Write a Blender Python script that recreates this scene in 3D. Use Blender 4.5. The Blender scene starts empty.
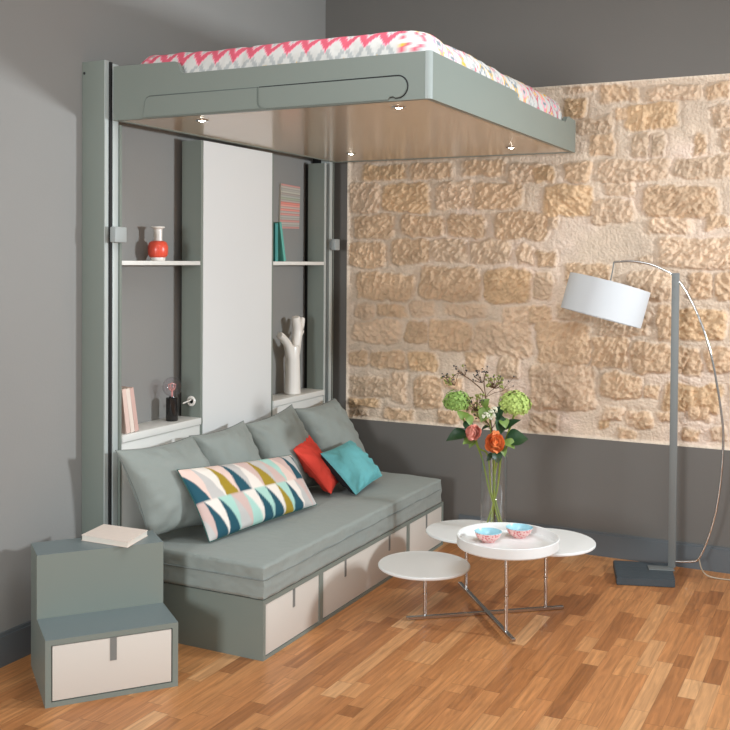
import bpy, bmesh, math, random
import numpy as np
from mathutils import Vector, Matrix

random.seed(7)
PI = math.pi
scene = bpy.context.scene
COL = scene.collection

def lin(r, g, b):
    f = lambda c: (c / 255 / 12.92) if c / 255 <= 0.04045 else ((c / 255 + 0.055) / 1.055) ** 2.4
    return (f(r), f(g), f(b), 1.0)

# ------------------------------------------------------------------ camera
cam_data = bpy.data.cameras.new('camera')
cam = bpy.data.objects.new('camera', cam_data)
COL.objects.link(cam)
R = Vector((0.894849, 0.446313, 0.007025)); U = Vector((-0.015727, 0.015796, 0.999752)); F = Vector((-0.446091, 0.894737, -0.021154))
M = Matrix((R, U, -F)).transposed().to_4x4()
M.translation = Vector((3.14, -5.71, 1.65))
cam.matrix_world = M
cam_data.sensor_width = 36
cam_data.lens = 36 * 1018.17 / 730
cam_data.shift_y = (282.78 - 365) / 730
cam_data.clip_end = 60
scene.camera = cam

# ------------------------------------------------------------------ world, off-camera lights and exposure
w = bpy.data.worlds.new('daylight'); scene.world = w; w.use_nodes = True
bg = w.node_tree.nodes['Background']
bg.inputs['Color'].default_value = (0.95, 0.98, 1.0, 1); bg.inputs['Strength'].default_value = 0.40

def area(name, loc, target, size, power, color=(1, 1, 1), size_y=None):
    d = bpy.data.lights.new(name, 'AREA'); d.energy = power; d.color = color
    d.shape = 'RECTANGLE'; d.size = size; d.size_y = size_y or size
    o = bpy.data.objects.new(name, d); COL.objects.link(o)
    o.location = loc
    o.rotation_euler = (Vector(target) - Vector(loc)).to_track_quat('-Z', 'Y').to_euler()
    return o
kl = area('key_light_right', (4.8, -0.95, 1.85), (0.2, -2.2, 1.75), 0.3, 58, (0.90, 0.98, 1.06))  # unseen key light, set by the shadows it throws
kl.data.spread = math.radians(125)
area('flash_light_left', (1.5, -8.3, 1.8), (1.6, -0.2, 1.1), 0.9, 165, (0.92, 0.99, 1.06))  # unseen off-camera flash, inferred from the lamp pole's shadow
area('fill_light_back', (4.6, -5.2, 2.3), (1.0, -1.2, 0.8), 1.6, 12, (0.9, 0.98, 1.06))  # added fill light out of view, no window there

top_fill = area('top_fill_light', (2.4, -2.7, 3.5), (1.8, -2.0, 0.0), 1.6, 33, (0.90, 0.99, 1.08))  # added overhead fill to brighten upward-facing surfaces, no real fitting
top_fill.data.spread = math.radians(150)

vs = scene.view_settings
vs.view_transform = 'Standard'; vs.look = 'None'; vs.gamma = 1; vs.use_curve_mapping = False
vs.exposure = 0.06

# ------------------------------------------------------------------ materials
def mat(name, color, rough=0.6, metal=0.0, bump=0.0, bscale=60, vary=0.0, vscale=6, coat=0.0, sheen=0.0, spec=0.5):
    m = bpy.data.materials.new(name); m.use_nodes = True
    nt = m.node_tree; b = nt.nodes['Principled BSDF']
    b.inputs['Roughness'].default_value = rough; b.inputs['Metallic'].default_value = metal
    b.inputs['Coat Weight'].default_value = coat; b.inputs['Sheen Weight'].default_value = sheen
    b.inputs['Specular IOR Level'].default_value = spec
    tc = nt.nodes.new('ShaderNodeTexCoord')
    n = nt.nodes.new('ShaderNodeTexNoise'); n.inputs['Scale'].default_value = vscale; n.inputs['Detail'].default_value = 4
    nt.links.new(tc.outputs['Object'], n.inputs['Vector'])
    mx = nt.nodes.new('ShaderNodeMix'); mx.data_type = 'RGBA'
    c = lin(*color)
    mx.inputs[6].default_value = tuple(v * (1 - vary) for v in c[:3]) + (1,)
    mx.inputs[7].default_value = tuple(min(1, v * (1 + vary)) for v in c[:3]) + (1,)
    nt.links.new(n.outputs['Fac'], mx.inputs[0]); nt.links.new(mx.outputs[2], b.inputs['Base Color'])
    if bump:
        n2 = nt.nodes.new('ShaderNodeTexNoise'); n2.inputs['Scale'].default_value = bscale; n2.inputs['Detail'].default_value = 5
        nt.links.new(tc.outputs['Object'], n2.inputs['Vector'])
        bp = nt.nodes.new('ShaderNodeBump'); bp.inputs['Strength'].default_value = bump; bp.inputs['Distance'].default_value = 0.01
        nt.links.new(n2.outputs['Fac'], bp.inputs['Height']); nt.links.new(bp.outputs['Normal'], b.inputs['Normal'])
    return m

def attr_mat(name, rough=0.85, bump=0.0, bscale=80, nvar=0.0, nscale=10):
    m = bpy.data.materials.new(name); m.use_nodes = True
    nt = m.node_tree; b = nt.nodes['Principled BSDF']; b.inputs['Roughness'].default_value = rough
    a = nt.nodes.new('ShaderNodeAttribute'); a.attribute_name = 'tint'
    tc = nt.nodes.new('ShaderNodeTexCoord')
    n = nt.nodes.new('ShaderNodeTexNoise'); n.inputs['Scale'].default_value = nscale; n.inputs['Detail'].default_value = 6
    nt.links.new(tc.outputs['Object'], n.inputs['Vector'])
    mr = nt.nodes.new('ShaderNodeMapRange'); mr.inputs[1].default_value = 0.3; mr.inputs[2].default_value = 0.7
    mr.inputs[3].default_value = 1 - nvar; mr.inputs[4].default_value = 1 + nvar
    nt.links.new(n.outputs['Fac'], mr.inputs[0])
    vm = nt.nodes.new('ShaderNodeVectorMath'); vm.operation = 'SCALE'
    nt.links.new(a.outputs['Color'], vm.inputs[0]); nt.links.new(mr.outputs[0], vm.inputs['Scale'])
    nt.links.new(vm.outputs[0], b.inputs['Base Color'])
    if bump:
        n2 = nt.nodes.new('ShaderNodeTexNoise'); n2.inputs['Scale'].default_value = bscale; n2.inputs['Detail'].default_value = 6
        nt.links.new(tc.outputs['Object'], n2.inputs['Vector'])
        bp = nt.nodes.new('ShaderNodeBump'); bp.inputs['Strength'].default_value = bump; bp.inputs['Distance'].default_value = 0.01
        nt.links.new(n2.outputs['Fac'], bp.inputs['Height']); nt.links.new(bp.outputs['Normal'], b.inputs['Normal'])
    return m

def clear_glass(name, tint=(1, 1, 1), ior=1.45):
    m = bpy.data.materials.new(name); m.use_nodes = True
    nt = m.node_tree; nt.nodes.clear()
    out = nt.nodes.new('ShaderNodeOutputMaterial'); mix = nt.nodes.new('ShaderNodeMixShader')
    tr = nt.nodes.new('ShaderNodeBsdfTransparent'); tr.inputs['Color'].default_value = (*tint, 1)
    gl = nt.nodes.new('ShaderNodeBsdfGlossy'); gl.inputs['Roughness'].default_value = 0.02
    lw = nt.nodes.new('ShaderNodeLayerWeight'); lw.inputs['Blend'].default_value = 0.5
    pw = nt.nodes.new('ShaderNodeMath'); pw.operation = 'POWER'; pw.inputs[1].default_value = 4.0; nt.links.new(lw.outputs['Facing'], pw.inputs[0])
    ma = nt.nodes.new('ShaderNodeMath'); ma.operation = 'MULTIPLY_ADD'; ma.inputs[1].default_value = 0.55; ma.inputs[2].default_value = 0.04 * ior
    nt.links.new(pw.outputs[0], ma.inputs[0]); nt.links.new(ma.outputs[0], mix.inputs[0]); nt.links.new(tr.outputs[0], mix.inputs[1])
    nt.links.new(gl.outputs[0], mix.inputs[2]); nt.links.new(mix.outputs[0], out.inputs[0])
    return m

def emit(name, color, s):
    m = bpy.data.materials.new(name); m.use_nodes = True
    b = m.node_tree.nodes['Principled BSDF']
    b.inputs['Emission Color'].default_value = lin(*color); b.inputs['Emission Strength'].default_value = s
    return m

def parquet():
    m = bpy.data.materials.new('oak_parquet'); m.use_nodes = True
    nt = m.node_tree; N = nt.nodes; L = nt.links; b = N['Principled BSDF']
    def math_(op, a, c=None):
        n = N.new('ShaderNodeMath'); n.operation = op
        for i, v in enumerate((a, c)):
            if v is None: continue
            if isinstance(v, (int, float)): n.inputs[i].default_value = v
            else: L.new(v, n.inputs[i])
        return n.outputs[0]
    tc = N.new('ShaderNodeTexCoord'); sp = N.new('ShaderNodeSeparateXYZ'); L.new(tc.outputs['Object'], sp.inputs[0])
    X, Y = sp.outputs[0], sp.outputs[1]
    W, LEN = 0.0675, 0.72
    xi = math_('DIVIDE', X, W); col = math_('FLOOR', xi); fx = math_('FRACT', xi)
    wn = N.new('ShaderNodeTexWhiteNoise'); wn.noise_dimensions = '1D'; L.new(col, wn.inputs['W'])
    yo = math_('ADD', math_('DIVIDE', Y, LEN), math_('MULTIPLY', wn.outputs['Value'], 7.3))
    # shift the joints so that strips differ in length
    row0 = math_('FLOOR', yo); fy0 = math_('FRACT', yo)
    cv = N.new('ShaderNodeCombineXYZ'); L.new(col, cv.inputs[0]); L.new(row0, cv.inputs[1]); cv.inputs[2].default_value = 5
    w2 = N.new('ShaderNodeTexWhiteNoise'); L.new(cv.outputs[0], w2.inputs['Vector'])
    cut = math_('ADD', math_('MULTIPLY', w2.outputs['Value'], 0.7), 0.25)
    half = math_('GREATER_THAN', fy0, cut)
    row = math_('ADD', math_('MULTIPLY', row0, 2), half)
    cv2 = N.new('ShaderNodeCombineXYZ'); L.new(col, cv2.inputs[0]); L.new(row, cv2.inputs[1])
    w3 = N.new('ShaderNodeTexWhiteNoise'); L.new(cv2.outputs[0], w3.inputs['Vector'])
    ramp = N.new('ShaderNodeValToRGB'); e = ramp.color_ramp.elements
    e[0].position = 0; e[0].color = lin(150, 96, 54); e[1].position = 1; e[1].color = lin(214, 166, 118)
    for p, c in ((0.14, (168, 110, 64)), (0.4, (184, 124, 75)), (0.75, (192, 133, 82)), (0.9, (199, 144, 94))):
        q = e.new(p); q.color = lin(*c)
    L.new(w3.outputs['Value'], ramp.inputs[0])
    # grain, stretched along the strip and different in every strip
    off = math_('MULTIPLY', w3.outputs['Value'], 37.0)
    gv = N.new('ShaderNodeCombineXYZ')
    L.new(math_('ADD', math_('MULTIPLY', X, 42), off), gv.inputs[0]); L.new(math_('MULTIPLY', Y, 3.2), gv.inputs[1]); L.new(off, gv.inputs[2])
    g = N.new('ShaderNodeTexNoise'); g.inputs['Scale'].default_value = 1.0; g.inputs['Detail'].default_value = 7; g.inputs['Distortion'].default_value = 1.6
    L.new(gv.outputs[0], g.inputs['Vector'])
    gm = N.new('ShaderNodeMapRange'); gm.inputs[1].default_value = 0.3; gm.inputs[2].default_value = 0.72
    gm.inputs[3].default_value = 1.16; gm.inputs[4].default_value = 0.72; L.new(g.outputs['Fac'], gm.inputs[0])
    gv2 = N.new('ShaderNodeCombineXYZ')
    L.new(math_('ADD', math_('MULTIPLY', X, 12), off), gv2.inputs[0]); L.new(math_('MULTIPLY', Y, 1.3), gv2.inputs[1])
    wv = N.new('ShaderNodeTexWave'); wv.inputs['Scale'].default_value = 0.9; wv.inputs['Distortion'].default_value = 9; wv.inputs['Detail'].default_value = 3
    L.new(gv2.outputs[0], wv.inputs['Vector'])
    wm = N.new('ShaderNodeMapRange'); wm.inputs[3].default_value = 0.93; wm.inputs[4].default_value = 1.05; L.new(wv.outputs['Fac'], wm.inputs[0])
    # joints
    ex = math_('LESS_THAN', math_('MINIMUM', fx, math_('SUBTRACT', 1, fx)), 0.013)
    ey = math_('LESS_THAN', math_('ABSOLUTE', math_('SUBTRACT', fy0, cut)), 0.0022)
    ey2 = math_('LESS_THAN', math_('MINIMUM', fy0, math_('SUBTRACT', 1, fy0)), 0.0022)
    gap = math_('MAXIMUM', ex, math_('MAXIMUM', ey, ey2))
    fac = math_('MULTIPLY', math_('MULTIPLY', gm.outputs[0], wm.outputs[0]), math_('SUBTRACT', 1, math_('MULTIPLY', gap, 0.32)))
    vm = N.new('ShaderNodeVectorMath'); vm.operation = 'SCALE'; L.new(ramp.outputs[0], vm.inputs[0]); L.new(fac, vm.inputs['Scale'])
    L.new(vm.outputs[0], b.inputs['Base Color'])
    b.inputs['Roughness'].default_value = 0.34; b.inputs['Specular IOR Level'].default_value = 0.4
    bp = N.new('ShaderNodeBump'); bp.inputs['Strength'].default_value = 0.12; bp.inputs['Distance'].default_value = 0.002
    L.new(fac, bp.inputs['Height']); L.new(bp.outputs['Normal'], b.inputs['Normal'])
    return m

GREY = (124, 131, 122)
M_ = dict(
    parquet=parquet(),
    wall_l=mat('warm_grey_paint', (143, 141, 136), 0.9, bump=0.05, bscale=90, vary=0.04, vscale=2),
    wall_r=mat('dark_grey_paint', (112, 108, 102), 0.9, bump=0.05, bscale=90, vary=0.04, vscale=2),
    base=mat('blue_grey_baseboard_paint', (96, 101, 103), 0.5, vary=0.03),
    ceil=mat('white_ceiling_paint', (225, 223, 218), 0.9),
    lacquer=mat('sage_grey_lacquer', GREY, 0.42, vary=0.02),
    lacquer_reflect=mat('reflection_tinted_lacquer', (114, 125, 125), 0.35, vary=0.03),  # bluish tint paints the treads' reflection onto the sage lacquer
    white=mat('off_white_laminate', (222, 220, 212), 0.45, vary=0.01),
    drawer=mat('ivory_drawer_front', (208, 200, 188), 0.5, vary=0.01),
    slot=mat('grey_finger_pull', (122, 122, 117), 0.5),
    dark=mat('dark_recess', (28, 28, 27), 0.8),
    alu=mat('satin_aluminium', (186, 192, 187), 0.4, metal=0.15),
    clamp=mat('grey_clamp_plastic', (158, 163, 160), 0.5),
    under=mat('taupe_gloss_laminate', (206, 190, 168), 0.16, vary=0.01, spec=0.6),
    fabric=mat('sage_grey_cotton', (141, 147, 140), 0.92, bump=0.25, bscale=26, vary=0.05, vscale=5, sheen=0.1),
    piping=mat('grey_piping', (120, 125, 120), 0.9),
    red=mat('coral_red_cotton', (226, 70, 54), 0.9, bump=0.15, bscale=30, vary=0.04),
    teal=mat('turquoise_cotton', (104, 176, 178), 0.9, bump=0.15, bscale=30, vary=0.04),
    black=mat('black_cloth', (22, 22, 24), 0.9),
    dteal=mat('deep_green_cloth', (50, 92, 84), 0.9),
    print_=attr_mat('geometric_print_cotton', 0.9, 0.12, 30),
    ikat=attr_mat('ikat_print_cotton', 0.9, 0.15, 40),
    stone=attr_mat('rubble_limestone', 0.95, 1.0, 70, 0.09, 22),
    tabletop=mat('white_lacquered_top', (228, 229, 225), 0.28, vary=0.01),
    chrome=mat('polished_chrome', (205, 203, 200), 0.12, metal=1.0),
    nickel=mat('brushed_nickel', (122, 125, 122), 0.5, metal=0.2),
    granite=mat('dark_grey_stone', (66, 74, 78), 0.55, bump=0.25, bscale=30, vary=0.25, vscale=14),
    shade=mat('white_lamp_fabric', (202, 204, 204), 0.85),
    ceramic=mat('white_ceramic', (232, 226, 216), 0.25),
    coral=mat('coral_glaze', (226, 84, 62), 0.3),
    glass=clear_glass('clear_glass'),
    bulb=clear_glass('bulb_glass', (0.93, 0.9, 0.92), 1.6),
    blackgloss=mat('black_gloss', (30, 28, 27), 0.15),
    filament=mat('copper_filament', (236, 160, 150), 0.3),
    page=mat('page_paper', (226, 218, 204), 0.9),
    pinkbook=mat('pale_pink_cover', (224, 196, 182), 0.75, vary=0.03),
    pinkbook2=mat('rose_cover', (208, 172, 160), 0.75, vary=0.03),
    creambook=mat('cream_cover', (230, 214, 200), 0.75, vary=0.05, vscale=40),
    tealbook=mat('teal_cover', (70, 150, 146), 0.6),
    tealbook2=mat('sea_green_cover', (96, 172, 158), 0.6),
    stem=mat('green_stem', (120, 136, 40), 0.6, vary=0.2, vscale=30),
    twig=mat('brown_twig', (104, 76, 52), 0.8),
    leaf=mat('dark_green_leaf', (36, 66, 36), 0.45, vary=0.3, vscale=30),
    leaf2=mat('fresh_green_leaf', (112, 136, 62), 0.5, vary=0.3, vscale=30),
    hyd=mat('lime_green_petals', (174, 194, 104), 0.7, vary=0.35, vscale=45),
    hyd2=mat('mid_green_petals', (136, 166, 82), 0.7, vary=0.4, vscale=45),
    rosep=mat('pink_coral_petals', (246, 158, 140), 0.6, vary=0.35, vscale=70),
    roseo=mat('orange_petals', (252, 138, 78), 0.6, vary=0.35, vscale=60),
    whitep=mat('cream_petals', (238, 236, 214), 0.7, vary=0.08, vscale=40),
    berry=mat('dark_berries', (46, 40, 34), 0.4),
    berryg=mat('green_berries', (134, 138, 66), 0.5, vary=0.25, vscale=60),
    cable=mat('beige_cable', (176, 162, 140), 0.5),
    led=emit('led_disc', (255, 244, 225), 40),
)

# ------------------------------------------------------------------ mesh helpers
def bm_new(): return bmesh.new()

def box(bm, x0, x1, y0, y1, z0, z1, mtx=None, bev=0.0):
    vs_ = [bm.verts.new(Vector(p)) for p in ((x0, y0, z0), (x1, y0, z0), (x1, y1, z0), (x0, y1, z0), (x0, y0, z1), (x1, y0, z1), (x1, y1, z1), (x0, y1, z1))]
    if mtx is not None:
        for v in vs_: v.co = mtx @ v.co
    fs = [bm.faces.new([vs_[i] for i in f]) for f in ((0, 3, 2, 1), (4, 5, 6, 7), (0, 1, 5, 4), (1, 2, 6, 5), (2, 3, 7, 6), (3, 0, 4, 7))]
    if bev:
        ed = {e for f in fs for e in f.edges}
        bmesh.ops.bevel(bm, geom=list(ed), offset=bev, segments=2, affect='EDGES', profile=0.6)

def prism(bm, pts, off, mtx=None):
    """pts: list of 3D points of a planar outline; off: extrusion vector"""
    off = Vector(off)
    a = [bm.verts.new(Vector(p)) for p in pts]; b = [bm.verts.new(Vector(p) + off) for p in pts]
    n = len(pts)
    bm.faces.new(a); bm.faces.new(b[::-1])
    for i in range(n): bm.faces.new((a[i], b[i], b[(i + 1) % n], a[(i + 1) % n]))
    bmesh.ops.recalc_face_normals(bm, faces=bm.faces)

def lathe(bm, prof, c=(0, 0, 0), seg=40, mtx=None, cap=True):
    rings = []
    for r, z in prof:
        if r < 1e-5:
            rings.append([bm.verts.new(Vector((c[0], c[1], c[2] + z)))])
        else:
            rings.append([bm.verts.new(Vector((c[0] + r * math.cos(2 * PI * k / seg), c[1] + r * math.sin(2 * PI * k / seg), c[2] + z))) for k in range(seg)])
    allv = [v for r_ in rings for v in r_]
    for a, b in zip(rings, rings[1:]):
        if len(a) == 1 and len(b) == 1: continue
        for k in range(seg):
            k2 = (k + 1) % seg
            if len(a) == 1: bm.faces.new((a[0], b[k2], b[k]))
            elif len(b) == 1: bm.faces.new((a[k], a[k2], b[0]))
            else: bm.faces.new((a[k], a[k2], b[k2], b[k]))
    if cap:
        if len(rings[0]) > 1: bm.faces.new(rings[0][::-1])
        if len(rings[-1]) > 1: bm.faces.new(rings[-1])
    if mtx is not None:
        for v in allv: v.co = mtx @ v.co

def tube(bm, pts, r, seg=12, closed=False):
    """r: a radius or one radius per point"""
    pts = [Vector(p) for p in pts]; n = len(pts)
    rs = r if isinstance(r, (list, tuple)) else [r] * n
    rings = []; up = None
    for i, p in enumerate(pts):
        if closed: d = pts[(i + 1) % n] - pts[i - 1]
        else: d = pts[min(i + 1, n - 1)] - pts[max(i - 1, 0)]
        d.normalize()
        if up is None:
            up = Vector((0, 0, 1)) if abs(d.z) < 0.9 else Vector((1, 0, 0))
        a = d.cross(up).normalized(); up = a.cross(d).normalized()
        rings.append([bm.verts.new(p + rs[i] * (a * math.cos(2 * PI * k / seg) + up * math.sin(2 * PI * k / seg))) for k in range(seg)])
    m = n if closed else n - 1
    for i in range(m):
        a, b = rings[i], rings[(i + 1) % n]
        for k in range(seg): bm.faces.new((a[k], a[(k + 1) % seg], b[(k + 1) % seg], b[k]))
    if not closed:
        bm.faces.new(rings[0][::-1]); bm.faces.new(rings[-1])

def smooth_path(pts, n=8):
    """Catmull-Rom through the points"""
    P = [Vector(p) for p in pts]; out = []
    for i in range(len(P) - 1):
        p0 = P[max(i - 1, 0)]; p1 = P[i]; p2 = P[i + 1]; p3 = P[min(i + 2, len(P) - 1)]
        for k in range(n):
            t = k / n
            out.append(0.5 * ((2 * p1) + (-p0 + p2) * t + (2 * p0 - 5 * p1 + 4 * p2 - p3) * t * t + (-p0 + 3 * p1 - 3 * p2 + p3) * t ** 3))
    out.append(P[-1]); return out

def sphere(bm, c, r, seg=12, rings=8, sc=(1, 1, 1)):
    m = Matrix.Translation(Vector(c)) @ Matrix.Diagonal((r * sc[0], r * sc[1], r * sc[2], 1))
    bmesh.ops.create_uvsphere(bm, u_segments=seg, v_segments=rings, radius=1, matrix=m)

def root_matrix(o):
    while o.parent: o = o.parent
    return Matrix.LocRotScale(o.location, o.rotation_euler, None)

def obj(name, bm, m, parent=None, smooth=True, angle=35, local=False):
    """link a bmesh given in world coordinates as one object; under a parent it is moved into the thing's own frame"""
    me = bpy.data.meshes.new(name)
    if parent is not None and not local: bm.transform(root_matrix(parent).inverted())
    bm.to_mesh(me); bm.free()
    if m is not None: me.materials.append(m)
    if smooth:
        me.polygons.foreach_set('use_smooth', [True] * len(me.polygons))
        try: me.set_sharp_from_angle(angle=math.radians(angle))
        except Exception: pass
    o = bpy.data.objects.new(name, me); COL.objects.link(o)
    if parent is not None: o.parent = parent
    return o

def thing(name, label, cat, loc=(0, 0, 0), rz=0, group=None):
    o = bpy.data.objects.new(name, None); COL.objects.link(o)
    o.empty_display_size = 0.1
    o.location = loc; o.rotation_euler = (0, 0, rz)
    o['label'] = label; o['category'] = cat
    if group: o['group'] = group
    return o

def tag(o, label, cat, group=None, center=None):
    o['label'] = label; o['category'] = cat
    if group: o['group'] = group
    return o

def struct(name, bm, m, smooth=False, parent=None):
    o = obj(name, bm, m, parent, smooth=smooth)
    if parent is None: o['kind'] = 'structure'
    return o

def copy_thing(o, loc=None, rz=None):
    c = o.copy(); COL.objects.link(c)
    for ch in list(o.children):
        d = ch.copy(); COL.objects.link(d); d.parent = c
        for g in list(ch.children):
            e = g.copy(); COL.objects.link(e); e.parent = d
    if loc is not None: c.location = loc
    if rz is not None: c.rotation_euler = (0, 0, rz)
    return c

# value noise on arrays
_rng = np.random.default_rng(11)
_T = _rng.random((256, 256))
def vnoise(x, y, seed=0):
    x = x + seed * 17.3; y = y + seed * 9.1
    xi = np.floor(x).astype(int); yi = np.floor(y).astype(int); fx = x - xi; fy = y - yi
    fx = fx * fx * (3 - 2 * fx); fy = fy * fy * (3 - 2 * fy)
    g = lambda a, b: _T[a % 256, b % 256]
    return (g(xi, yi) * (1 - fx) + g(xi + 1, yi) * fx) * (1 - fy) + (g(xi, yi + 1) * (1 - fx) + g(xi + 1, yi + 1) * fx) * fy
def fbm(x, y, oct=4, seed=0):
    s = 0; a = 1; t = 0
    for k in range(oct):
        s = s + a * vnoise(x * 2 ** k, y * 2 ** k, seed + k); t += a; a *= 0.5
    return s / t - 0.5
def sstep(a, b, x):
    t = np.clip((x - a) / (b - a), 0, 1); return t * t * (3 - 2 * t)

def grid_mesh(name, V, nx, ny, m, tint=None, parent=None):
    """V: (nx*ny,3) points, row-major over ny rows; optional per-point tint (linear rgb)"""
    V = np.asarray(V, dtype=float)
    i = np.arange(nx - 1)[None, :] + nx * np.arange(ny - 1)[:, None]; i = i.ravel()
    Fc = np.stack([i, i + 1, i + nx + 1, i + nx], 1)
    if parent is not None:
        Mi = np.array(root_matrix(parent).inverted()); V = V @ Mi[:3, :3].T + Mi[:3, 3]
    me = bpy.data.meshes.new(name)
    me.from_pydata(V.tolist(), [], Fc.tolist())
    me.polygons.foreach_set('use_smooth', [True] * len(me.polygons))
    if tint is not None:
        a = me.color_attributes.new('tint', 'FLOAT_COLOR', 'POINT')
        a.data.foreach_set('color', np.c_[tint, np.ones(len(tint))].astype(np.float32).ravel())
    me.materials.append(m); me.update()
    o = bpy.data.objects.new(name, me); COL.objects.link(o)
    if parent is not None: o.parent = parent
    return o
def linc(c): return np.array(lin(*c)[:3])
STONES = [(0.266, 2.162, 0.567, 2.255), (0.585, 2.153, 0.873, 2.252), (0.935, 2.159, 1.2, 2.248), (1.225, 2.111, 1.423, 2.222), (0.18, 1.96, 0.382, 2.14), (0.401, 1.956, 0.723, 2.124), (0.768, 1.968, 1.006, 2.123), (1.014, 1.963, 1.302, 2.108), (0.221, 1.797, 0.477, 1.934), (0.524, 1.809, 0.823, 1.933), (0.85, 1.803, 1.076, 1.925), (1.136, 1.785, 1.467, 1.934), (0.183, 1.609, 0.422, 1.763), (0.46, 1.637, 0.726, 1.78), (0.735, 1.655, 0.957, 1.779), (0.983, 1.641, 1.239, 1.778), (1.281, 1.634, 1.371, 1.738), (1.396, 1.627, 1.517, 1.714), (0.223, 1.414, 0.628, 1.576), (0.665, 1.419, 1.037, 1.614), (1.063, 1.416, 1.357, 1.601), (1.381, 1.438, 1.487, 1.58), (0.205, 1.308, 0.349, 1.377), (0.369, 1.308, 0.574, 1.381), (0.602, 1.311, 0.757, 1.395), (0.819, 1.328, 1.081, 1.394), (1.192, 1.29, 1.375, 1.386), (0.206, 1.144, 0.539, 1.281), (0.572, 1.155, 0.713, 1.281), (0.726, 1.115, 1.005, 1.288), (1.018, 1.097, 1.36, 1.299), (0.188, 1.0, 0.31, 1.078), (0.323, 0.985, 0.573, 1.087), (0.59, 0.972, 0.777, 1.09), (0.963, 0.999, 1.084, 1.106), (1.178, 0.971, 1.296, 1.091), (0.199, 0.807, 0.467, 0.927), (0.472, 0.786, 0.579, 0.955), (0.634, 0.748, 0.806, 0.933), (0.181, 0.671, 0.316, 0.715), (0.44, 0.668, 0.635, 0.735), (0.79, 0.667, 0.923, 0.742), (0.823, 0.876, 0.938, 0.942), (1.197, 0.755, 1.315, 0.899), (0.94, 0.706, 1.147, 0.804), (0.18, 0.732, 0.411, 0.784), (1.568, 2.625, 1.732, 2.656), (1.748, 2.545, 1.9, 2.636), (1.915, 2.545, 1.96, 2.621), (2.005, 2.534, 2.322, 2.612), (2.336, 2.531, 2.448, 2.603), (1.561, 2.488, 1.671, 2.589), (1.641, 2.386, 1.827, 2.469), (1.849, 2.435, 1.894, 2.496), (1.902, 2.381, 2.182, 2.516), (2.359, 2.384, 2.456, 2.493), (1.697, 2.25, 1.828, 2.373), (1.926, 2.249, 2.016, 2.355), (2.045, 2.238, 2.104, 2.35), (2.276, 2.243, 2.326, 2.361), (2.417, 2.244, 2.513, 2.36), (1.356, 2.106, 1.486, 2.193), (1.565, 2.108, 1.714, 2.216), (1.738, 2.107, 2.142, 2.22), (2.164, 2.118, 2.467, 2.221), (1.439, 1.915, 1.724, 2.086), (1.725, 1.873, 1.938, 2.003), (1.785, 2.033, 1.944, 2.094), (1.983, 1.906, 2.4, 2.07), (1.472, 1.853, 1.529, 1.908), (2.021, 1.818, 2.254, 1.892), (2.332, 1.845, 2.457, 1.904), (2.085, 1.636, 2.542, 1.786), (1.979, 1.659, 2.046, 1.697), (1.913, 1.448, 2.165, 1.599), (2.251, 1.477, 2.364, 1.61), (2.392, 1.466, 2.544, 1.611), (1.564, 1.526, 1.822, 1.642), (1.364, 1.3, 1.486, 1.395), (1.522, 1.322, 1.739, 1.4), (1.399, 1.069, 1.71, 1.304), (1.727, 1.052, 1.926, 1.236), (1.756, 1.247, 2.036, 1.376), (2.094, 1.234, 2.182, 1.421), (2.196, 1.241, 2.444, 1.411), (1.949, 1.049, 2.163, 1.207), (2.173, 1.059, 2.313, 1.193), (2.342, 1.078, 2.55, 1.202), (1.369, 0.81, 1.752, 1.061), (1.791, 0.894, 1.995, 1.025), (2.018, 0.905, 2.092, 0.973), (2.129, 0.846, 2.429, 1.002), (1.93, 0.755, 2.013, 0.823), (1.762, 0.718, 1.832, 0.764), (1.371, 0.659, 1.534, 0.786), (1.789, 0.77, 1.901, 0.838), (1.973, 0.75, 2.065, 0.817), (2.108, 0.794, 2.193, 0.837), (2.266, 0.806, 2.37, 0.86), (2.381, 0.696, 2.448, 0.771), (1.891, 0.676, 1.968, 0.721), (2.236, 0.706, 2.319, 0.76)]

# ================================================================== ROOM
bm = bm_new(); box(bm, 0, 5.2, -9.0, 0, -0.05, 0); struct('floor', bm, M_['parquet'])
bm = bm_new(); box(bm, 0, 5.2, -9.0, 0, 3.7, 3.75); struct('ceiling', bm, M_['ceil'])
bm = bm_new(); box(bm, -0.1, 0, -9.0, 0.1, 0, 3.7); struct('wall_left', bm, M_['wall_l'])
SX0, SX1, SZ0, SZ1 = 0.163, 3.4, 0.655, 2.66
bm = bm_new()
box(bm, 0, 5.2, 0, 0.1, 0, SZ0); box(bm, 0, 5.2, 0, 0.1, SZ1, 3.7)
box(bm, 0, SX0, 0, 0.1, SZ0, SZ1); box(bm, SX1, 5.2, 0, 0.1, SZ0, SZ1)
struct('wall_right', bm, M_['wall_r'])
def baseboard(name, x0, x1, y0, y1):
    bm = bm_new(); box(bm, x0, x1, y0, y1, 0, 0.122); 
    if x1 - x0 > y1 - y0: box(bm, x0, x1, y0 + 0.006, y1, 0.122, 0.134)
    else: box(bm, x0, x1 - 0.006, y0, y1, 0.122, 0.134)
    struct(name, bm, M_['base'])
baseboard('baseboard_left', 0, 0.018, -9.0, -2.235)
baseboard('baseboard_right', 0.94, 5.2, -0.018, 0)

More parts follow.
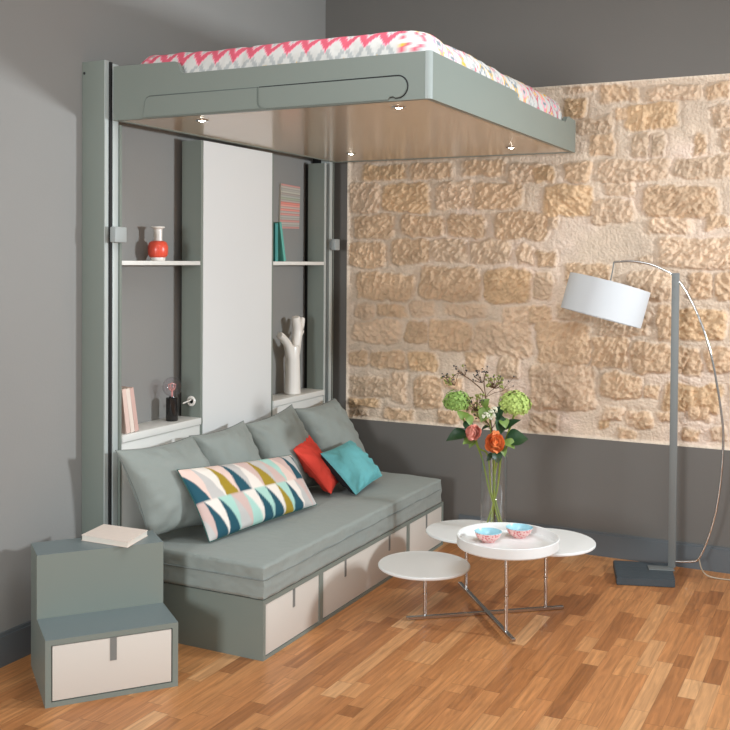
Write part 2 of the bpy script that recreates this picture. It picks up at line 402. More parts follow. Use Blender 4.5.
# the bare rubble masonry, with every stone where it lies
def stone_wall():
    nx, nz = 520, 320
    xs = np.linspace(SX0, SX1, nx); zs = np.linspace(SZ0, SZ1, nz)
    X, Z = np.meshgrid(xs, zs)
    mort = fbm(X * 9, Z * 9, 5, 3) * 0.010 + fbm(X * 40, Z * 40, 3, 8) * 0.004
    H = mort.copy(); best = np.full(X.shape, -1.0)
    tint = np.empty(X.shape + (3,))
    ml = fbm(X * 4, Z * 4, 4, 30)[..., None]
    tint[:] = linc((222, 200, 176)); tint = tint * (1 + 0.35 * ml) + np.array([0, 0.0, 0.03]) * np.clip(ml * 3, 0, 1)
    rng = np.random.default_rng(5)
    st = list(STONES)
    z = SZ0 + 0.02
    while z < SZ1 - 0.1:                       # the courses beyond the lamp
        h = rng.uniform(0.12, 0.2); x = 2.66 + rng.uniform(0, 0.05)
        while x < SX1:
            w_ = rng.uniform(0.12, 0.42); st.append((x, z, min(x + w_, SX1 - 0.01), min(z + h, SZ1 - 0.03))); x += w_ + 0.04
        z += h + 0.04
    wx = fbm(X * 7, Z * 7, 3, 50) * 0.05 + fbm(X * 24, Z * 24, 3, 51) * 0.024
    wz = fbm(X * 7, Z * 7, 3, 60) * 0.05 + fbm(X * 24, Z * 24, 3, 61) * 0.024
    for k, (x0, z0, x1, z1) in enumerate(st):
        cx, cz = (x0 + x1) / 2, (z0 + z1) / 2; a = (x1 - x0) / 2 + 0.010; b = (z1 - z0) / 2 + 0.009
        i0, i1 = np.searchsorted(xs, (cx - a - .06, cx + a + .06)); j0, j1 = np.searchsorted(zs, (cz - b - .06, cz + b + .06))
        s = (slice(j0, j1), slice(i0, i1)); x = X[s]; zz = Z[s]
        dx = np.abs(x + wx[s] - cx) / a; dz = np.abs(zz + wz[s] - cz) / b
        p = 6.0; q = (dx ** p + dz ** p) ** (1 / p); d = (1 - q) * min(a, b)
        m = sstep(-0.003, 0.012, d)
        th = rng.choice([math.radians(60), math.radians(65), math.radians(-40), math.radians(35), math.radians(75)])
        u = x * math.cos(th) + zz * math.sin(th); v = -x * math.sin(th) + zz * math.cos(th)
        f = rng.uniform(0.7, 1.2)
        gr = 1.2 * fbm(u * 26 * f, v * 85 * f, 3, 70 + k) + 1.0 * fbm(x * 60, zz * 60, 2, 90 + k) + 0.7 * fbm(x * 12, zz * 12, 2, 91 + k)
        h = 0.007 + 0.025 * gr + 0.003 * sstep(0, 0.04, d) + rng.uniform(-0.002, 0.003)
        # worn edge: mortar dips a little round the stone
        dip = -0.005 * np.exp(-((d + 0.003) / 0.006) ** 2)
        H[s] = H[s] * (1 - m) + h * m + dip
        r = rng.random()
        c = linc((216, 184, 150)) if r < 0.5 else linc((221, 192, 162)) if r < 0.8 else linc((214, 187, 158)) if r < 0.93 else linc((216, 182, 143))
        c = c * rng.uniform(0.93, 1.07)
        cv = c * (1 + 0.4 * fbm(x * 10, zz * 10, 4, 120 + k)[..., None])
        tint[s] = tint[s] * (1 - m[..., None]) + cv * m[..., None]
    # smooth plaster arris round the opening
    ed = np.minimum(np.minimum(X - SX0, SX1 - X), np.minimum(Z - SZ0, SZ1 - Z)); e = 1 - sstep(0.004, 0.02, ed)
    H = H * (1 - e) + 0.012 * e
    tint = tint * (1 - e[..., None]) + linc((232, 214, 192)) * e[..., None]
    Y = 0.014 - H
    Y = np.maximum(Y, -0.014)
    o = grid_mesh('wall_stone', np.stack([X.ravel(), Y.ravel(), Z.ravel()], 1), nx, nz, M_['stone'], np.clip(tint.reshape(-1, 3), 0.02, 0.95))
    o['kind'] = 'structure'
stone_wall()

# ================================================================== LIFT POSTS
def post(sgn, yo, label):
    """yo: outer side; sgn: +1 when the post's inner side looks to +y"""
    t = thing('lift_post', label, 'bed post', (0.06, yo + sgn * 0.02, 0))
    Y = lambda a, b: (min(yo + sgn * a, yo + sgn * b), max(yo + sgn * a, yo + sgn * b))
    bm = bm_new(); box(bm, 0.001, 0.126, *Y(0, 0.024), 0, 2.52, bev=0.002)
    obj('post_panel', bm, M_['lacquer'], t)
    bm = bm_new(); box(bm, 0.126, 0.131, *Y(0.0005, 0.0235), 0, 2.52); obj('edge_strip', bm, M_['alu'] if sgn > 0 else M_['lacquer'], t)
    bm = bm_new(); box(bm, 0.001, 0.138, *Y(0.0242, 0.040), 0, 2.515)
    if sgn < 0: box(bm, 0.001, 0.12, *Y(0.0762, 0.132), 0, 2.24)  # dark box paints the shade on the wall between rail and shelving
    obj('channel_and_shade', bm, M_['dark'], t)
    bm = bm_new(); box(bm, 0.08, 0.142, *Y(0.0402, 0.076), 0, 2.51, bev=0.002)
    r = obj('guide_rail', bm, M_['alu'], t)
    z0 = 1.724 if sgn > 0 else 1.716
    bm = bm_new(); box(bm, 0.1525, 0.185, *Y(0.006 if sgn > 0 else 0.018, 0.084), z0, z0 + 0.07, bev=0.008); box(bm, 0.143, 0.156, *Y(0.044, 0.072), z0 + 0.012, z0 + 0.058)
    obj('clamp', bm, M_['clamp'], t)
    if sgn > 0:
        bm = bm_new(); lathe(bm, [(0.006, 0), (0.006, 0.003)], mtx=Matrix.Translation((0.014, yo + 0.0015, 2.47)) @ Matrix.Rotation(PI / 2, 4, 'X'), seg=16)
        obj('screw_hole', bm, M_['dark'], t)
    return t
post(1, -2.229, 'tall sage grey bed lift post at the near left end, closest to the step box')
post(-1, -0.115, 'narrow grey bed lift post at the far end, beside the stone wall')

# ================================================================== SHELVING UNIT
t = thing('shelving_unit', 'tall sage grey and white wall shelving unit behind the sofa, under the raised bed', 'shelving unit', (0.08, -1.2, 0))
LAC = M_['lacquer']
ZT = 2.245
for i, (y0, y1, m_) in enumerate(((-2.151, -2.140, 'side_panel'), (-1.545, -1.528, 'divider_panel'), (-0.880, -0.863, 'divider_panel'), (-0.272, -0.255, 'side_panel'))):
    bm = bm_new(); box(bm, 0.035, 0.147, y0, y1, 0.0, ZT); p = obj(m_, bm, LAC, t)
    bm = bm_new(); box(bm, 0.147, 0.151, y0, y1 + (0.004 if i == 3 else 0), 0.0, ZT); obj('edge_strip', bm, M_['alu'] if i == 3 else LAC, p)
bm = bm_new(); box(bm, 0.132, 0.153, -1.527, -0.881, 0.0, ZT); o = obj('centre_panel', bm, mat('light_grey_laminate', (220, 220, 216), 0.5), t)
for y0, y1 in ((-2.139, -1.546), (-0.862, -0.273)):
    bm = bm_new(); box(bm, 0.003, 0.149, y0, y1, 1.625, 1.645, bev=0.001); obj('shelf', bm, M_['white'], t)
    bm = bm_new(); box(bm, 0.003, 0.158, y0, y1, 0.832, 0.865, bev=0.0015); obj('counter', bm, M_['white'], t)
    bm = bm_new(); box(bm, 0.03, 0.149, y0, y1, 0.0, 0.828, bev=0.001); obj('cupboard_front', bm, M_['white'], t)

# ================================================================== SUSPENDED BED
BX0, BX1, BY0, BY1, BZ = 0.152, 1.657, -2.20, -0.14, 2.258
t = thing('raised_bed', 'large sage grey raised bed frame hanging over the sofa from two posts', 'bed', (0.9, -1.17, BZ))
def arc2(cx, cz, r, a0, a1, n=8): return [(cx + r * math.cos(math.radians(a0 + (a1 - a0) * k / n)), cz + r * math.sin(math.radians(a0 + (a1 - a0) * k / n))) for k in range(n + 1)]
out = [(BX0, BZ), (1.634, BZ), (1.634, 2.436), (0.535, 2.436)] + [(0.52, 2.440), (0.51, 2.452), (0.504, 2.468), (0.497, 2.481), (0.483, 2.490)] + [(BX0, 2.494)]
bm = bm_new(); prism(bm, [(x, BY0, z) for x, z in out], (0, 0.024, 0)); obj('front_board', bm, LAC, t)
out = [(-2.177, BZ), (BY1, BZ), (BY1, 2.426), (-0.15, 2.434), (-0.28, 2.440), (-0.31, 2.434), (-0.33, 2.412), (-0.35, 2.402), (-1.14, 2.405), (-1.165, 2.412), (-1.18, 2.430), (-1.20, 2.437), (-2.177, 2.437)]
bm = bm_new(); prism(bm, [(BX1 - 0.024, y, z) for y, z in out], (0.024, 0, 0)); obj('side_board', bm, LAC, t)
bm = bm_new(); box(bm, BX0, BX1 - 0.025, BY1 - 0.024, BY1, BZ, 2.43); obj('side_board', bm, LAC, t)
bm = bm_new(); box(bm, BX0, BX0 + 0.022, BY0 + 0.025, BY1 - 0.025, BZ, 2.43); obj('wall_board', bm, LAC, t)
# rounded corner of the frame, its caught light painted as a paler colour
bm = bm_new()
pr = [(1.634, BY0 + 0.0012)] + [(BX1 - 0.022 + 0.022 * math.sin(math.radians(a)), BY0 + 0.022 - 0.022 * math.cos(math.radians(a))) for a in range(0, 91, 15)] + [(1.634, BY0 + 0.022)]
prism(bm, [(x, y, BZ + 0.0006) for x, y in pr], (0, 0, 2.437 - BZ)); obj('frame_corner', bm, mat('highlight_lacquer', (150, 156, 150), 0.35), t)
bm = bm_new(); box(bm, BX0 + 0.022, BX1 - 0.024, BY0 + 0.024, BY1 - 0.024, BZ + 0.003, BZ + 0.03); obj('base_panel', bm, M_['under'], t)
# fold-down guard rail on the front board: two pieces with a dark joint line round them
lp = [(0.318, BZ + 0.003), (0.330, 2.33), (0.338, 2.343), (0.352, 2.349), (0.898, 2.349), (0.898, 2.282), (0.905, 2.272), (0.915, BZ + 0.005)]
rp = [(0.921, 2.268), (0.911, 2.276), (0.907, 2.288), (0.907, 2.349), (1.51, 2.349)] + arc2(1.522, 2.3085, 0.0405, 80, -75, 12) + [(1.515, 2.268), (1.505, 2.274), (1.492, 2.272), (1.484, BZ + 0.004), (0.935, BZ + 0.004)]
def grow(pts, d):
    c = []; n = len(pts)
    for i in range(n):
        p0, p1, p2 = Vector(pts[i - 1]), Vector(pts[i]), Vector(pts[(i + 1) % n])
        a = (p1 - p0).normalized(); b = (p2 - p1).normalized()
        nn = Vector((-a.y, a.x)) + Vector((-b.y, b.x))
        if nn.length < 1e-6: nn = Vector((-a.y, a.x))
        q = p1 + nn.normalized() * d; c.append((q.x, max(q.y, BZ + 0.0012)))
    return c
for pts in (lp, rp):
    bm = bm_new(); prism(bm, [(x, BY0 - 0.007, z) for x, z in pts], (0, 0.0065, 0))
    bmesh.ops.bevel(bm, geom=[e for e in bm.edges if all(v.co.y < BY0 - 0.006 for v in e.verts)], offset=0.002, segments=2, affect='EDGES')
    o = obj('guard_rail', bm, LAC, t)
    line = [p for p in pts if p[1] > BZ + 0.012]
    if pts is rp: line = pts[3:-2]
    else: line = pts[:5]
    bm = bm_new(); tube(bm, [(x, BY0 - 0.0005, z + 0.0015) for x, z in grow(line, 0.002)][(0):], 0.0030 if pts is rp else 0.0022, 6); obj('shadow_gap', bm, M_['dark'] if pts is rp else mat('grey_joint', (90, 96, 90), 0.6), o)
for x, y in ((0.505, -2.034), (1.45, -2.03), (0.479, -0.563), (1.407, -0.503)):
    bm = bm_new(); lathe(bm, [(0.0, BZ + 0.0035), (0.026, BZ + 0.0035), (0.03, BZ + 0.002), (0.028, BZ - 0.001), (0.018, BZ - 0.001), (0.016, BZ + 0.002), (0.0, BZ + 0.002)], (x, y, 0), 24, cap=False); o = obj('downlight', bm, M_['chrome'], t)
    bm = bm_new(); lathe(bm, [(0.0, BZ - 0.0045), (0.008, BZ - 0.003), (0.015, BZ + 0.0015)], (x, y, 0), 20); obj('light_lens', bm, M_['led'], o)
    d = bpy.data.lights.new('downlight_beam', 'SPOT'); d.energy = 3.2; d.spot_size = math.radians(100); d.spot_blend = 0.8; d.shadow_soft_size = 0.015; d.color = (1, 0.9, 0.76)
    l = bpy.data.objects.new('downlight_beam', d); COL.objects.link(l); l.location = (x, y, BZ - 0.012)

# duvet-covered mattress lying in the frame, printed with zigzags and ikat diamonds
def bed_cover():
    x0, x1, y0, y1 = BX0 + 0.024, BX1 - 0.032, BY0 + 0.032, BY1 - 0.04
    r = 0.13; per = []
    def seg(p, q, n):
        for k in range(n): per.append((p[0] + (q[0] - p[0]) * k / n, p[1] + (q[1] - p[1]) * k / n))
    def cor(cx, cy, a0, n=8):
        for k in range(n): a = math.radians(a0 + 90 * k / n); per.append((cx + r * math.cos(a), cy + r * math.sin(a)))
    seg((x0 + r, y0), (x1 - r, y0), 330); cor(x1 - r, y0 + r, -90); seg((x1, y0 + r), (x1, y1 - r), 430); cor(x1 - r, y1 - r, 0)
    seg((x1 - r, y1), (x0 + r, y1), 60); cor(x0 + r, y1 - r, 90); seg((x0, y1 - r), (x0, y0 + r), 60); cor(x0 + r, y0 + r, 180)
    per = np.array(per); n = len(per)
    nxt = np.roll(per, -1, 0) - np.roll(per, 1, 0); nrm = np.stack([nxt[:, 1], -nxt[:, 0]], 1); nrm /= np.linalg.norm(nrm, axis=1)[:, None]
    s = np.r_[0, np.cumsum(np.linalg.norm(np.diff(per, axis=0), axis=1))]
    prof = [(0.002, 2.29), (0, 2.40)]
    for k in range(1, 30):
        a = math.radians(90 * k / 29); prof.append((0.10 * (1 - math.cos(a)) * 1.0, 2.405 + 0.145 * math.sin(a) ** 0.85))
    prof.append((0.25, 2.556)); prof.append((0.5, 2.56)); prof.append((0.68, 2.56))
    V = []; T = []
    PINK = linc((204, 86, 102)); WHITE = linc((200, 196, 188)); GRY = linc((168, 168, 164)); YEL = linc((222, 172, 62)); DK = linc((126, 134, 138)); LP = linc((236, 140, 158))
    cc = per.mean(0)
    for j, (ins, z) in enumerate(prof):
        for i in range(n):
            p = per[i] - nrm[i] * min(ins, 0.6)
            if ins > 0.2:                                         # flat top, pulled towards the middle
                f = 1 - (ins - 0.1) / 0.62
                q = per[i] - nrm[i] * 0.10; p = cc + (q - cc) * f
            a = np.array(s[i] * 6.0); puff = float(fbm(np.array(s[i] * 7.0), np.array(z * 14), 3, 3)) * 0.022 + float(fbm(np.array(s[i] * 24.0), np.array(z * 10), 2, 5)) * 0.008
            k = min(1, max(0, (z - 2.40) / 0.06))
            zz = z + puff * k * 0.6
            p = p + nrm[i] * puff * k * 0.6
            V.append((p[0], p[1], zz))
            u = s[i]; jit = float(fbm(np.array(u * 130.0), np.array(z * 60), 2, 9)) * 0.05
            h = (z - 2.43) / 0.125; front = p[1] < y0 + 0.1 and p[0] < x1 - 0.13
            if front or True:
                if front:
                    per_ = 0.088; fr = (u / per_) % 1; tri = abs(fr - 0.5) * 2
                    q = round(tri * 5) / 5
                    tt = h + (q - 0.5) * 0.44 + jit
                    c = WHITE
                    if 0.62 < tt < 0.92: c = PINK
                    elif 0.58 < tt <= 0.62 or 0.92 <= tt < 0.96: c = LP
                    elif 1.04 < tt < 1.12: c = GRY
                    # grey chevrons / open diamonds lower down
                    g = h + (q - 0.5) * -0.55 + jit
                    if tt < 0.54 and 0.10 < g < 0.36: c = GRY
                    if p[0] > 0.9 and h < 0.10 + jit and fr > 0.55: c = YEL
                else:
                    cu = u / 0.115; cv = (z - 2.40) / 0.10 + 0.37 * int(cu); iu, iv = math.floor(cu), math.floor(cv)
                    fu, fv = cu - iu - 0.5, cv - iv - 0.5
                    hsh = int(abs(math.sin(iu * 12.99 + iv * 78.2) * 43758)) % 6
                    d = abs(round(fu * 9) / 9) + abs(round(fv * 7) / 7) + jit * 1.4
                    ring = [PINK, GRY, DK, YEL, GRY, LP][hsh]; core = [YEL, WHITE, WHITE, PINK, LP, DK][hsh]
                    c = ring if 0.26 < d < 0.44 else core if d < 0.13 else WHITE
                    if 0.50 < d < 0.58: c = [GRY, PINK, YEL][hsh % 3]
            T.append(c)
    V = np.array(V).reshape(len(prof), n, 3); T = np.array(T).reshape(len(prof), n, 3)
    V = np.concatenate([V, V[:, :1]], 1); T = np.concatenate([T, T[:, :1]], 1)
    top = len(prof)
    o = grid_mesh('mattress', V.reshape(-1, 3), n + 1, top, M_['ikat'], T.reshape(-1, 3))
    tag(o, 'mattress under a pink, grey and yellow zigzag patterned cover on the raised bed', 'mattress')
bed_cover()

# ================================================================== STORAGE SOFA BASE AND ITS CUSHION
SX, SY0, SY1, SZ = 0.92, -2.172, -0.212, 0.251
t = thing('storage_bench', 'low sage grey sofa base with ivory drawers along the wall', 'sofa', (0.55, -1.2, 0))
bm = bm_new()
box(bm, 0.16, SX - 0.02, SY0 + 0.018, SY1 - 0.018, 0.02, SZ - 0.02)
box(bm, 0.16, SX, SY0, SY1, SZ - 0.02, SZ); box(bm, 0.16, SX, SY0, SY1, 0.0, 0.014)
box(bm, 0.16, SX, SY0, SY0 + 0.018, 0.014, SZ - 0.02); box(bm, 0.16, SX, SY1 - 0.018, SY1, 0.014, SZ - 0.02)
cuts = [(-2.150, -1.700, (-1.921,)), (-1.660, -0.728, (-1.439, -0.946)), (-0.690, -0.232, (-0.456,))]
for a, b in ((-1.698, -1.662), (-0.726, -0.692)): box(bm, SX - 0.02, SX, a, b, 0.014, SZ - 0.02)
obj('frame', bm, LAC, t)
for a, b, hs in cuts:
    bm = bm_new(); box(bm, SX - 0.019, SX - 0.003, a, b, 0.017, SZ - 0.023, bev=0.001); d = obj('drawer', bm, M_['drawer'], t)
    for h in hs:
        bm = bm_new(); box(bm, SX - 0.0035, SX - 0.001, h - 0.009, h + 0.009, 0.150, SZ - 0.023); obj('finger_pull', bm, M_['slot'], d)

def cushion_block():
    x0, x1, y0, y1, z0, z1 = 0.165, 0.926, -2.178, -0.25, SZ + 0.002, 0.398
    t = thing('seat_cushion', 'long sage grey seat mattress lying on the low drawer base', 'seat cushion', (0.55, -1.2, z0))
    bm = bm_new(); box(bm, x0, x1, y0, y1, z0, z1, bev=0.014)
    bmesh.ops.subdivide_edges(bm, edges=[e for e in bm.edges if e.calc_length() > 0.1], cuts=60, use_grid_fill=True)
    for v in bm.verts:
        c = v.co
        n = float(fbm(np.array(c.x * 9), np.array(c.y * 4 + c.z * 9), 3, 2)); n2 = float(fbm(np.array((c.y + c.x) * 22), np.array(c.z * 26 + c.y * 8), 2, 4))
        if c.z > z1 - 0.01: c.z += n * 0.010 + 0.006 * math.cos((c.x - 0.54) * 4) - 0.004
        if c.x > x1 - 0.02: c.x += n2 * 0.010
        if c.y < y0 + 0.02: c.y += n2 * 0.007
    obj('mattress_cover', bm, M_['fabric'], t, angle=60)
    bm = bm_new()
    zc = 0.336
    pts = [(x0 + 0.01, y0 - 0.0005, zc), (x1 - 0.02, y0 - 0.001, zc), (x1 - 0.004, y0 + 0.003, zc), (x1 + 0.0005, y0 + 0.02, zc)]
    pts += [(x1 + 0.001, y0 + 0.02 + (y1 - y0 - 0.05) * k / 30, zc + 0.002 * math.sin(k * 1.1)) for k in range(1, 31)]
    tube(bm, pts, 0.0028, 6); obj('piping', bm, M_['piping'], t)
cushion_block()

# ================================================================== PILLOWS
def pillow(name, label, TL, TR, BR, BL, T, m, flip=1, back=None, pin=0.05, tint=None, n=40, group=None, wr=0.018, pipe=None, seed=0, back_T=None):
    """TL..BL: the corners; T: half thickness towards the front"""
    TL, TR, BR, BL = [Vector(p) for p in (TL, TR, BR, BL)]
    ctr = (TL + TR + BR + BL) / 4
    N = ((TR - TL) + (BR - BL)).cross((TL - BL) + (TR - BR)).normalized() * flip
    t = thing(name, label, 'cushion', (ctr.x, ctr.y, min(BR.z, BL.z)), 0, group)
    back_T = back_T or T
    nx = n * (2 if tint else 1); ny = n
    def P(u, v, side):
        s, q = 2 * u - 1, 2 * v - 1
        s2 = s * (1 - pin * (1 - q * q) ** 1.0 * abs(s) ** 2); q2 = q * (1 - pin * (1 - s * s) * abs(q) ** 2)
        # corners run out into points
        uu, vv = (s2 + 1) / 2, (q2 + 1) / 2
        base = (BL * (1 - uu) + BR * uu) * (1 - vv) + (TL * (1 - uu) + TR * uu) * vv
        h = max(0, (1 - s ** 2) * (1 - q ** 2)) ** 0.42
        e = min(1 - abs(s), 1 - abs(q))
        w_ = float(fbm(np.array(s * 2.2 + seed * 3.1), np.array(q * 2.2 + seed), 3, seed)) * wr * 2.2
        ang = math.atan2(q, s); rad = max(abs(s), abs(q))
        w_ += wr * 0.7 * math.sin(ang * 18 + seed) * max(0, rad - 0.5) * (h > 0) * float(vnoise(np.array(ang * 3 + 9), np.array(seed * 1.3), 5)) * 2
        w_ *= min(1, e * 6)
        return base + N * ((T if side > 0 else -back_T) * h + w_ * (1 if side > 0 else -1))
    for side, nm, mm in ((1, 'cover_front', m), (-1, 'cover_back', back or m)):
        V = []; C = []
        for j in range(ny + 1):
            for i in range(nx + 1):
                a, b = i / nx, j / ny
                # finer rows near the seams
                a2, b2 = (1 - math.cos(PI * a)) / 2, (1 - math.cos(PI * b)) / 2
                V.append(P(a2, b2, side)); 
                if tint: C.append(sum(tint(min(1, max(0, a2 + p_ * 0.0026)), min(1, max(0, b2 + q_ * 0.006))) for p_ in (-1, 0, 1) for q_ in (-1, 0, 1)) / 9)
        o = grid_mesh(nm, V, nx + 1, ny + 1, mm, np.array(C) if (tint and side > 0) else None, t)
        if (side * flip) < 0: o.data.flip_normals()
    bm = bm_new(); loop = []
    for a, b in [(k / 24, 0) for k in range(24)] + [(1, k / 24) for k in range(24)] + [(1 - k / 24, 1) for k in range(24)] + [(0, 1 - k / 24) for k in range(24)]:
        loop.append(P(a, b, 1))
    tube(bm, loop, 0.003, 6, closed=True); obj('piping', bm, pipe or M_['piping'], t)
    return t
FB = M_['fabric']
G = 'grey back cushions'
pillow('cushion', 'plain sage grey back cushion nearest the step box, behind the patterned bolster', (0.215, -2.255, 0.822), (0.250, -1.755, 0.812), (0.47, -1.70, 0.415), (0.330, -2.175, 0.440), 0.105, FB, group=G, pin=0.085, seed=1, back_T=0.06)
pillow('cushion', 'plain sage grey back cushion, second from the step box', (0.225, -1.735, 0.808), (0.245, -1.300, 0.822), (0.42, -1.27, 0.41), (0.40, -1.73, 0.41), 0.095, FB, group=G, pin=0.085, seed=2, back_T=0.05)
pillow('cushion', 'plain sage grey back cushion just left of the red one', (0.225, -1.255, 0.798), (0.245, -0.810, 0.846), (0.42, -0.80, 0.41), (0.40, -1.25, 0.41), 0.095, FB, group=G, pin=0.085, seed=3, back_T=0.05)
pillow('cushion', 'plain sage grey back cushion at the stone wall end, behind the turquoise one', (0.225, -0.745, 0.812), (0.235, -0.285, 0.818), (0.42, -0.17, 0.42), (0.42, -0.70, 0.41), 0.095, FB, group=G, pin=0.085, seed=4, back_T=0.05)

PAL = [linc(c) for c in ((26, 78, 92), (160, 134, 34), (228, 200, 186), (192, 188, 182), (168, 206, 192), (232, 222, 210), (206, 178, 168))]
TOP = [0, 2, 3, 5, 1, 2, 0, 3, 5, 6, 1, 3, 6, 4, 2, 6, 0, 3]
BOT = [3, 6, 0, 5, 0, 4, 3, 6, 4, 5, 0, 4, 0, 5, 1, 4, 0, 5, 3, 6]
def petals(a, b):
    row = TOP if b > 0.5 else BOT
    n = len(row) // 2; f = (b - 0.5) * 2 if b > 0.5 else b * 2
    x = a * n + 0.15 + (0.0 if b > 0.5 else 0.3) + 0.55 * f ** 1.6 - 0.35 * f
    i = int(math.floor(x)); fr = x - i
    return PAL[row[(2 * i + (0 if fr < 0.92 * (1 - f) ** 0.85 + 0.02 else 1)) % len(row)]]
pillow('bolster_cushion', 'long cushion with pink, mustard, mint and teal petal pattern lying across the seat', (0.405, -2.070, 0.722), (0.475, -1.205, 0.650), (0.645, -1.235, 0.420), (0.550, -2.030, 0.412), 0.060, M_['print_'], back=M_['dteal'], tint=petals, n=84, seed=5, back_T=0.03, pin=0.04, pipe=M_['dteal'], wr=0.006)
pillow('cushion', 'bright coral red cushion tilted between the grey and turquoise ones', (0.43, -1.10, 0.655), (0.335, -0.85, 0.70), (0.545, -0.80, 0.445), (0.605, -1.01, 0.425), 0.05, M_['red'], seed=6, pipe=M_['red'], back_T=0.045)
pillow('cushion', 'turquoise cushion with a black back at the far end of the seat', (0.52, -0.968, 0.622), (0.476, -0.545, 0.622), (0.685, -0.555, 0.445), (0.706, -0.917, 0.412), 0.05, M_['teal'], back=M_['black'], seed=7, pipe=M_['teal'], back_T=0.085)

# ================================================================== STEP BOX
A = Vector((0.447, -2.915, 0)); rz = math.atan2(0.779, 0.627)
t = thing('step_box', 'two-tier sage grey step box with an ivory drawer, at the near end of the sofa', 'step stool', A, rz)
W, D1, D2, H1, H2 = 0.495, 0.245, 0.438, 0.249, 0.50
bm = bm_new()
box(bm, 0, W, 0.018, D2, 0.0, H1 - 0.02); box(bm, 0, W, 0, D2, H1 - 0.02, H1)
box(bm, 0, W, D1, D2, H1, H2 - 0.001)
box(bm, 0, 0.022, 0, 0.018, 0, H1 - 0.02); box(bm, W - 0.022, W, 0, 0.018, 0, H1 - 0.02); box(bm, 0.022, W - 0.022, 0, 0.018, 0, 0.018)
obj('body', bm, LAC, t, local=True)
bm = bm_new(); box(bm, 0.001, W - 0.001, D1 + 0.001, D2 - 0.001, H2 - 0.0009, H2); box(bm, 0.001, W - 0.001, 0.001, D1 - 0.001, H1 + 0.0001, H1 + 0.001); obj('tread', bm, M_['lacquer_reflect'], t, local=True)
bm = bm_new(); box(bm, 0.026, W - 0.026, 0.002, 0.017, 0.022, H1 - 0.024, bev=0.001); d = obj('drawer', bm, M_['drawer'], t, local=True)
bm = bm_new(); box(bm, W / 2 - 0.012, W / 2 + 0.012, 0.0, 0.0025, 0.14, H1 - 0.024); obj('finger_pull', bm, M_['slot'], d, local=True)

# ================================================================== BOOKS
def book(label, w, thick, h, cover, mtx, group=None, flat=False):
    """upright book: w along x (spine to the front, +x), thickness along y, height along z"""
    t = thing('book', label, 'book', mtx.to_translation(), 0, group)
    bm = bm_new()
    box(bm, 0, w, 0, 0.0025, 0, h, mtx); box(bm, 0, w, thick - 0.0025, thick, 0, h, mtx); box(bm, w - 0.003, w, 0.0025, thick - 0.0025, 0, h, mtx)
    obj('cover', bm, cover, t)
    bm = bm_new(); box(bm, 0.004, w - 0.0031, 0.0026, thick - 0.0026, 0.003, h - 0.003, mtx); obj('pages', bm, M_['page'], t)
    return t
for k, (y, tl, c, lb) in enumerate(((-2.099, 10, M_['pinkbook'], 'pale pink book at the left end of the three leaning by the left post'),
        (-2.070, 10.6, M_['creambook'], 'cream book in the middle of three leaning by the left post'),
        (-2.041, 11.2, M_['pinkbook2'], 'rose pink book at the right end of the three leaning by the left post'))):
    book(lb, 0.12, 0.026, 0.205, c, Matrix.Translation((0.028, y, 0.8655)) @ Matrix.Rotation(math.radians(tl), 4, 'X'), 'pink books on the left counter')
book('dark turquoise book standing upright on the right shelf', 0.10, 0.03, 0.215, M_['tealbook'], Matrix.Translation((0.03, -0.806, 1.6455)) @ Matrix.Rotation(math.radians(1), 4, 'X'), 'turquoise books on the right shelf')
book('lighter sea green book leaning against its neighbour on the right shelf', 0.10, 0.022, 0.225, M_['tealbook2'], Matrix.Translation((0.03, -0.710, 1.6455)) @ Matrix.Rotation(math.radians(13.5), 4, 'X'), 'turquoise books on the right shelf')
# book lying on the step box
mt = Matrix.Translation((0.300, -2.545, 0.5045)) @ Matrix.Rotation(math.radians(45), 4, 'Z') 
bm = bm_new()
c4 = [Vector((0.262, -2.52, 0)), Vector((0.497, -2.515, 0)), Vector((0.455, -2.335, 0)), Vector((0.228, -2.345, 0))]
t = thing('book', 'pale pink book with a speckled cover lying flat on the top step', 'book', (0.36, -2.43, 0.5005))
bm = bm_new()
prism(bm, [(p.x, p.y, 0.5005) for p in c4], (0, 0, 0.002)); prism(bm, [(p.x, p.y, 0.5215) for p in c4], (0, 0, 0.0025)); obj('cover', bm, M_['creambook'], t)
cm = sum(c4, Vector()) / 4
bm = bm_new(); prism(bm, [(cm.x + (p.x - cm.x) * 0.975, cm.y + (p.y - cm.y) * 0.975, 0.5026) for p in c4], (0, 0, 0.0188)); obj('pages', bm, M_['page'], t)

# ================================================================== SHELF ORNAMENTS
t = thing('vase', 'small coral red round vase with a white neck on the left shelf', 'vase', (0.085, -1.80, 1.6452))
bm = bm_new(); lathe(bm, [(0.0, 1.6455), (0.033, 1.6455), (0.035, 1.650), (0.035, 1.661)], (0.085, -1.80, 0)); obj('foot', bm, M_['ceramic'], t)
bm = bm_new(); lathe(bm, [(0.034, 1.661), (0.041, 1.665), (0.046, 1.675), (0.0485, 1.695), (0.0475, 1.715), (0.042, 1.731), (0.034, 1.738), (0.022, 1.741)], (0.085, -1.80, 0)); obj('body', bm, M_['coral'], t)
bm = bm_new(); lathe(bm, [(0.021, 1.741), (0.0205, 1.75), (0.0205, 1.795), (0.024, 1.799), (0.032, 1.802), (0.033, 1.806), (0.031, 1.809), (0.017, 1.806), (0.0165, 1.75)], (0.085, -1.80, 0), cap=False); obj('neck', bm, M_['ceramic'], t)

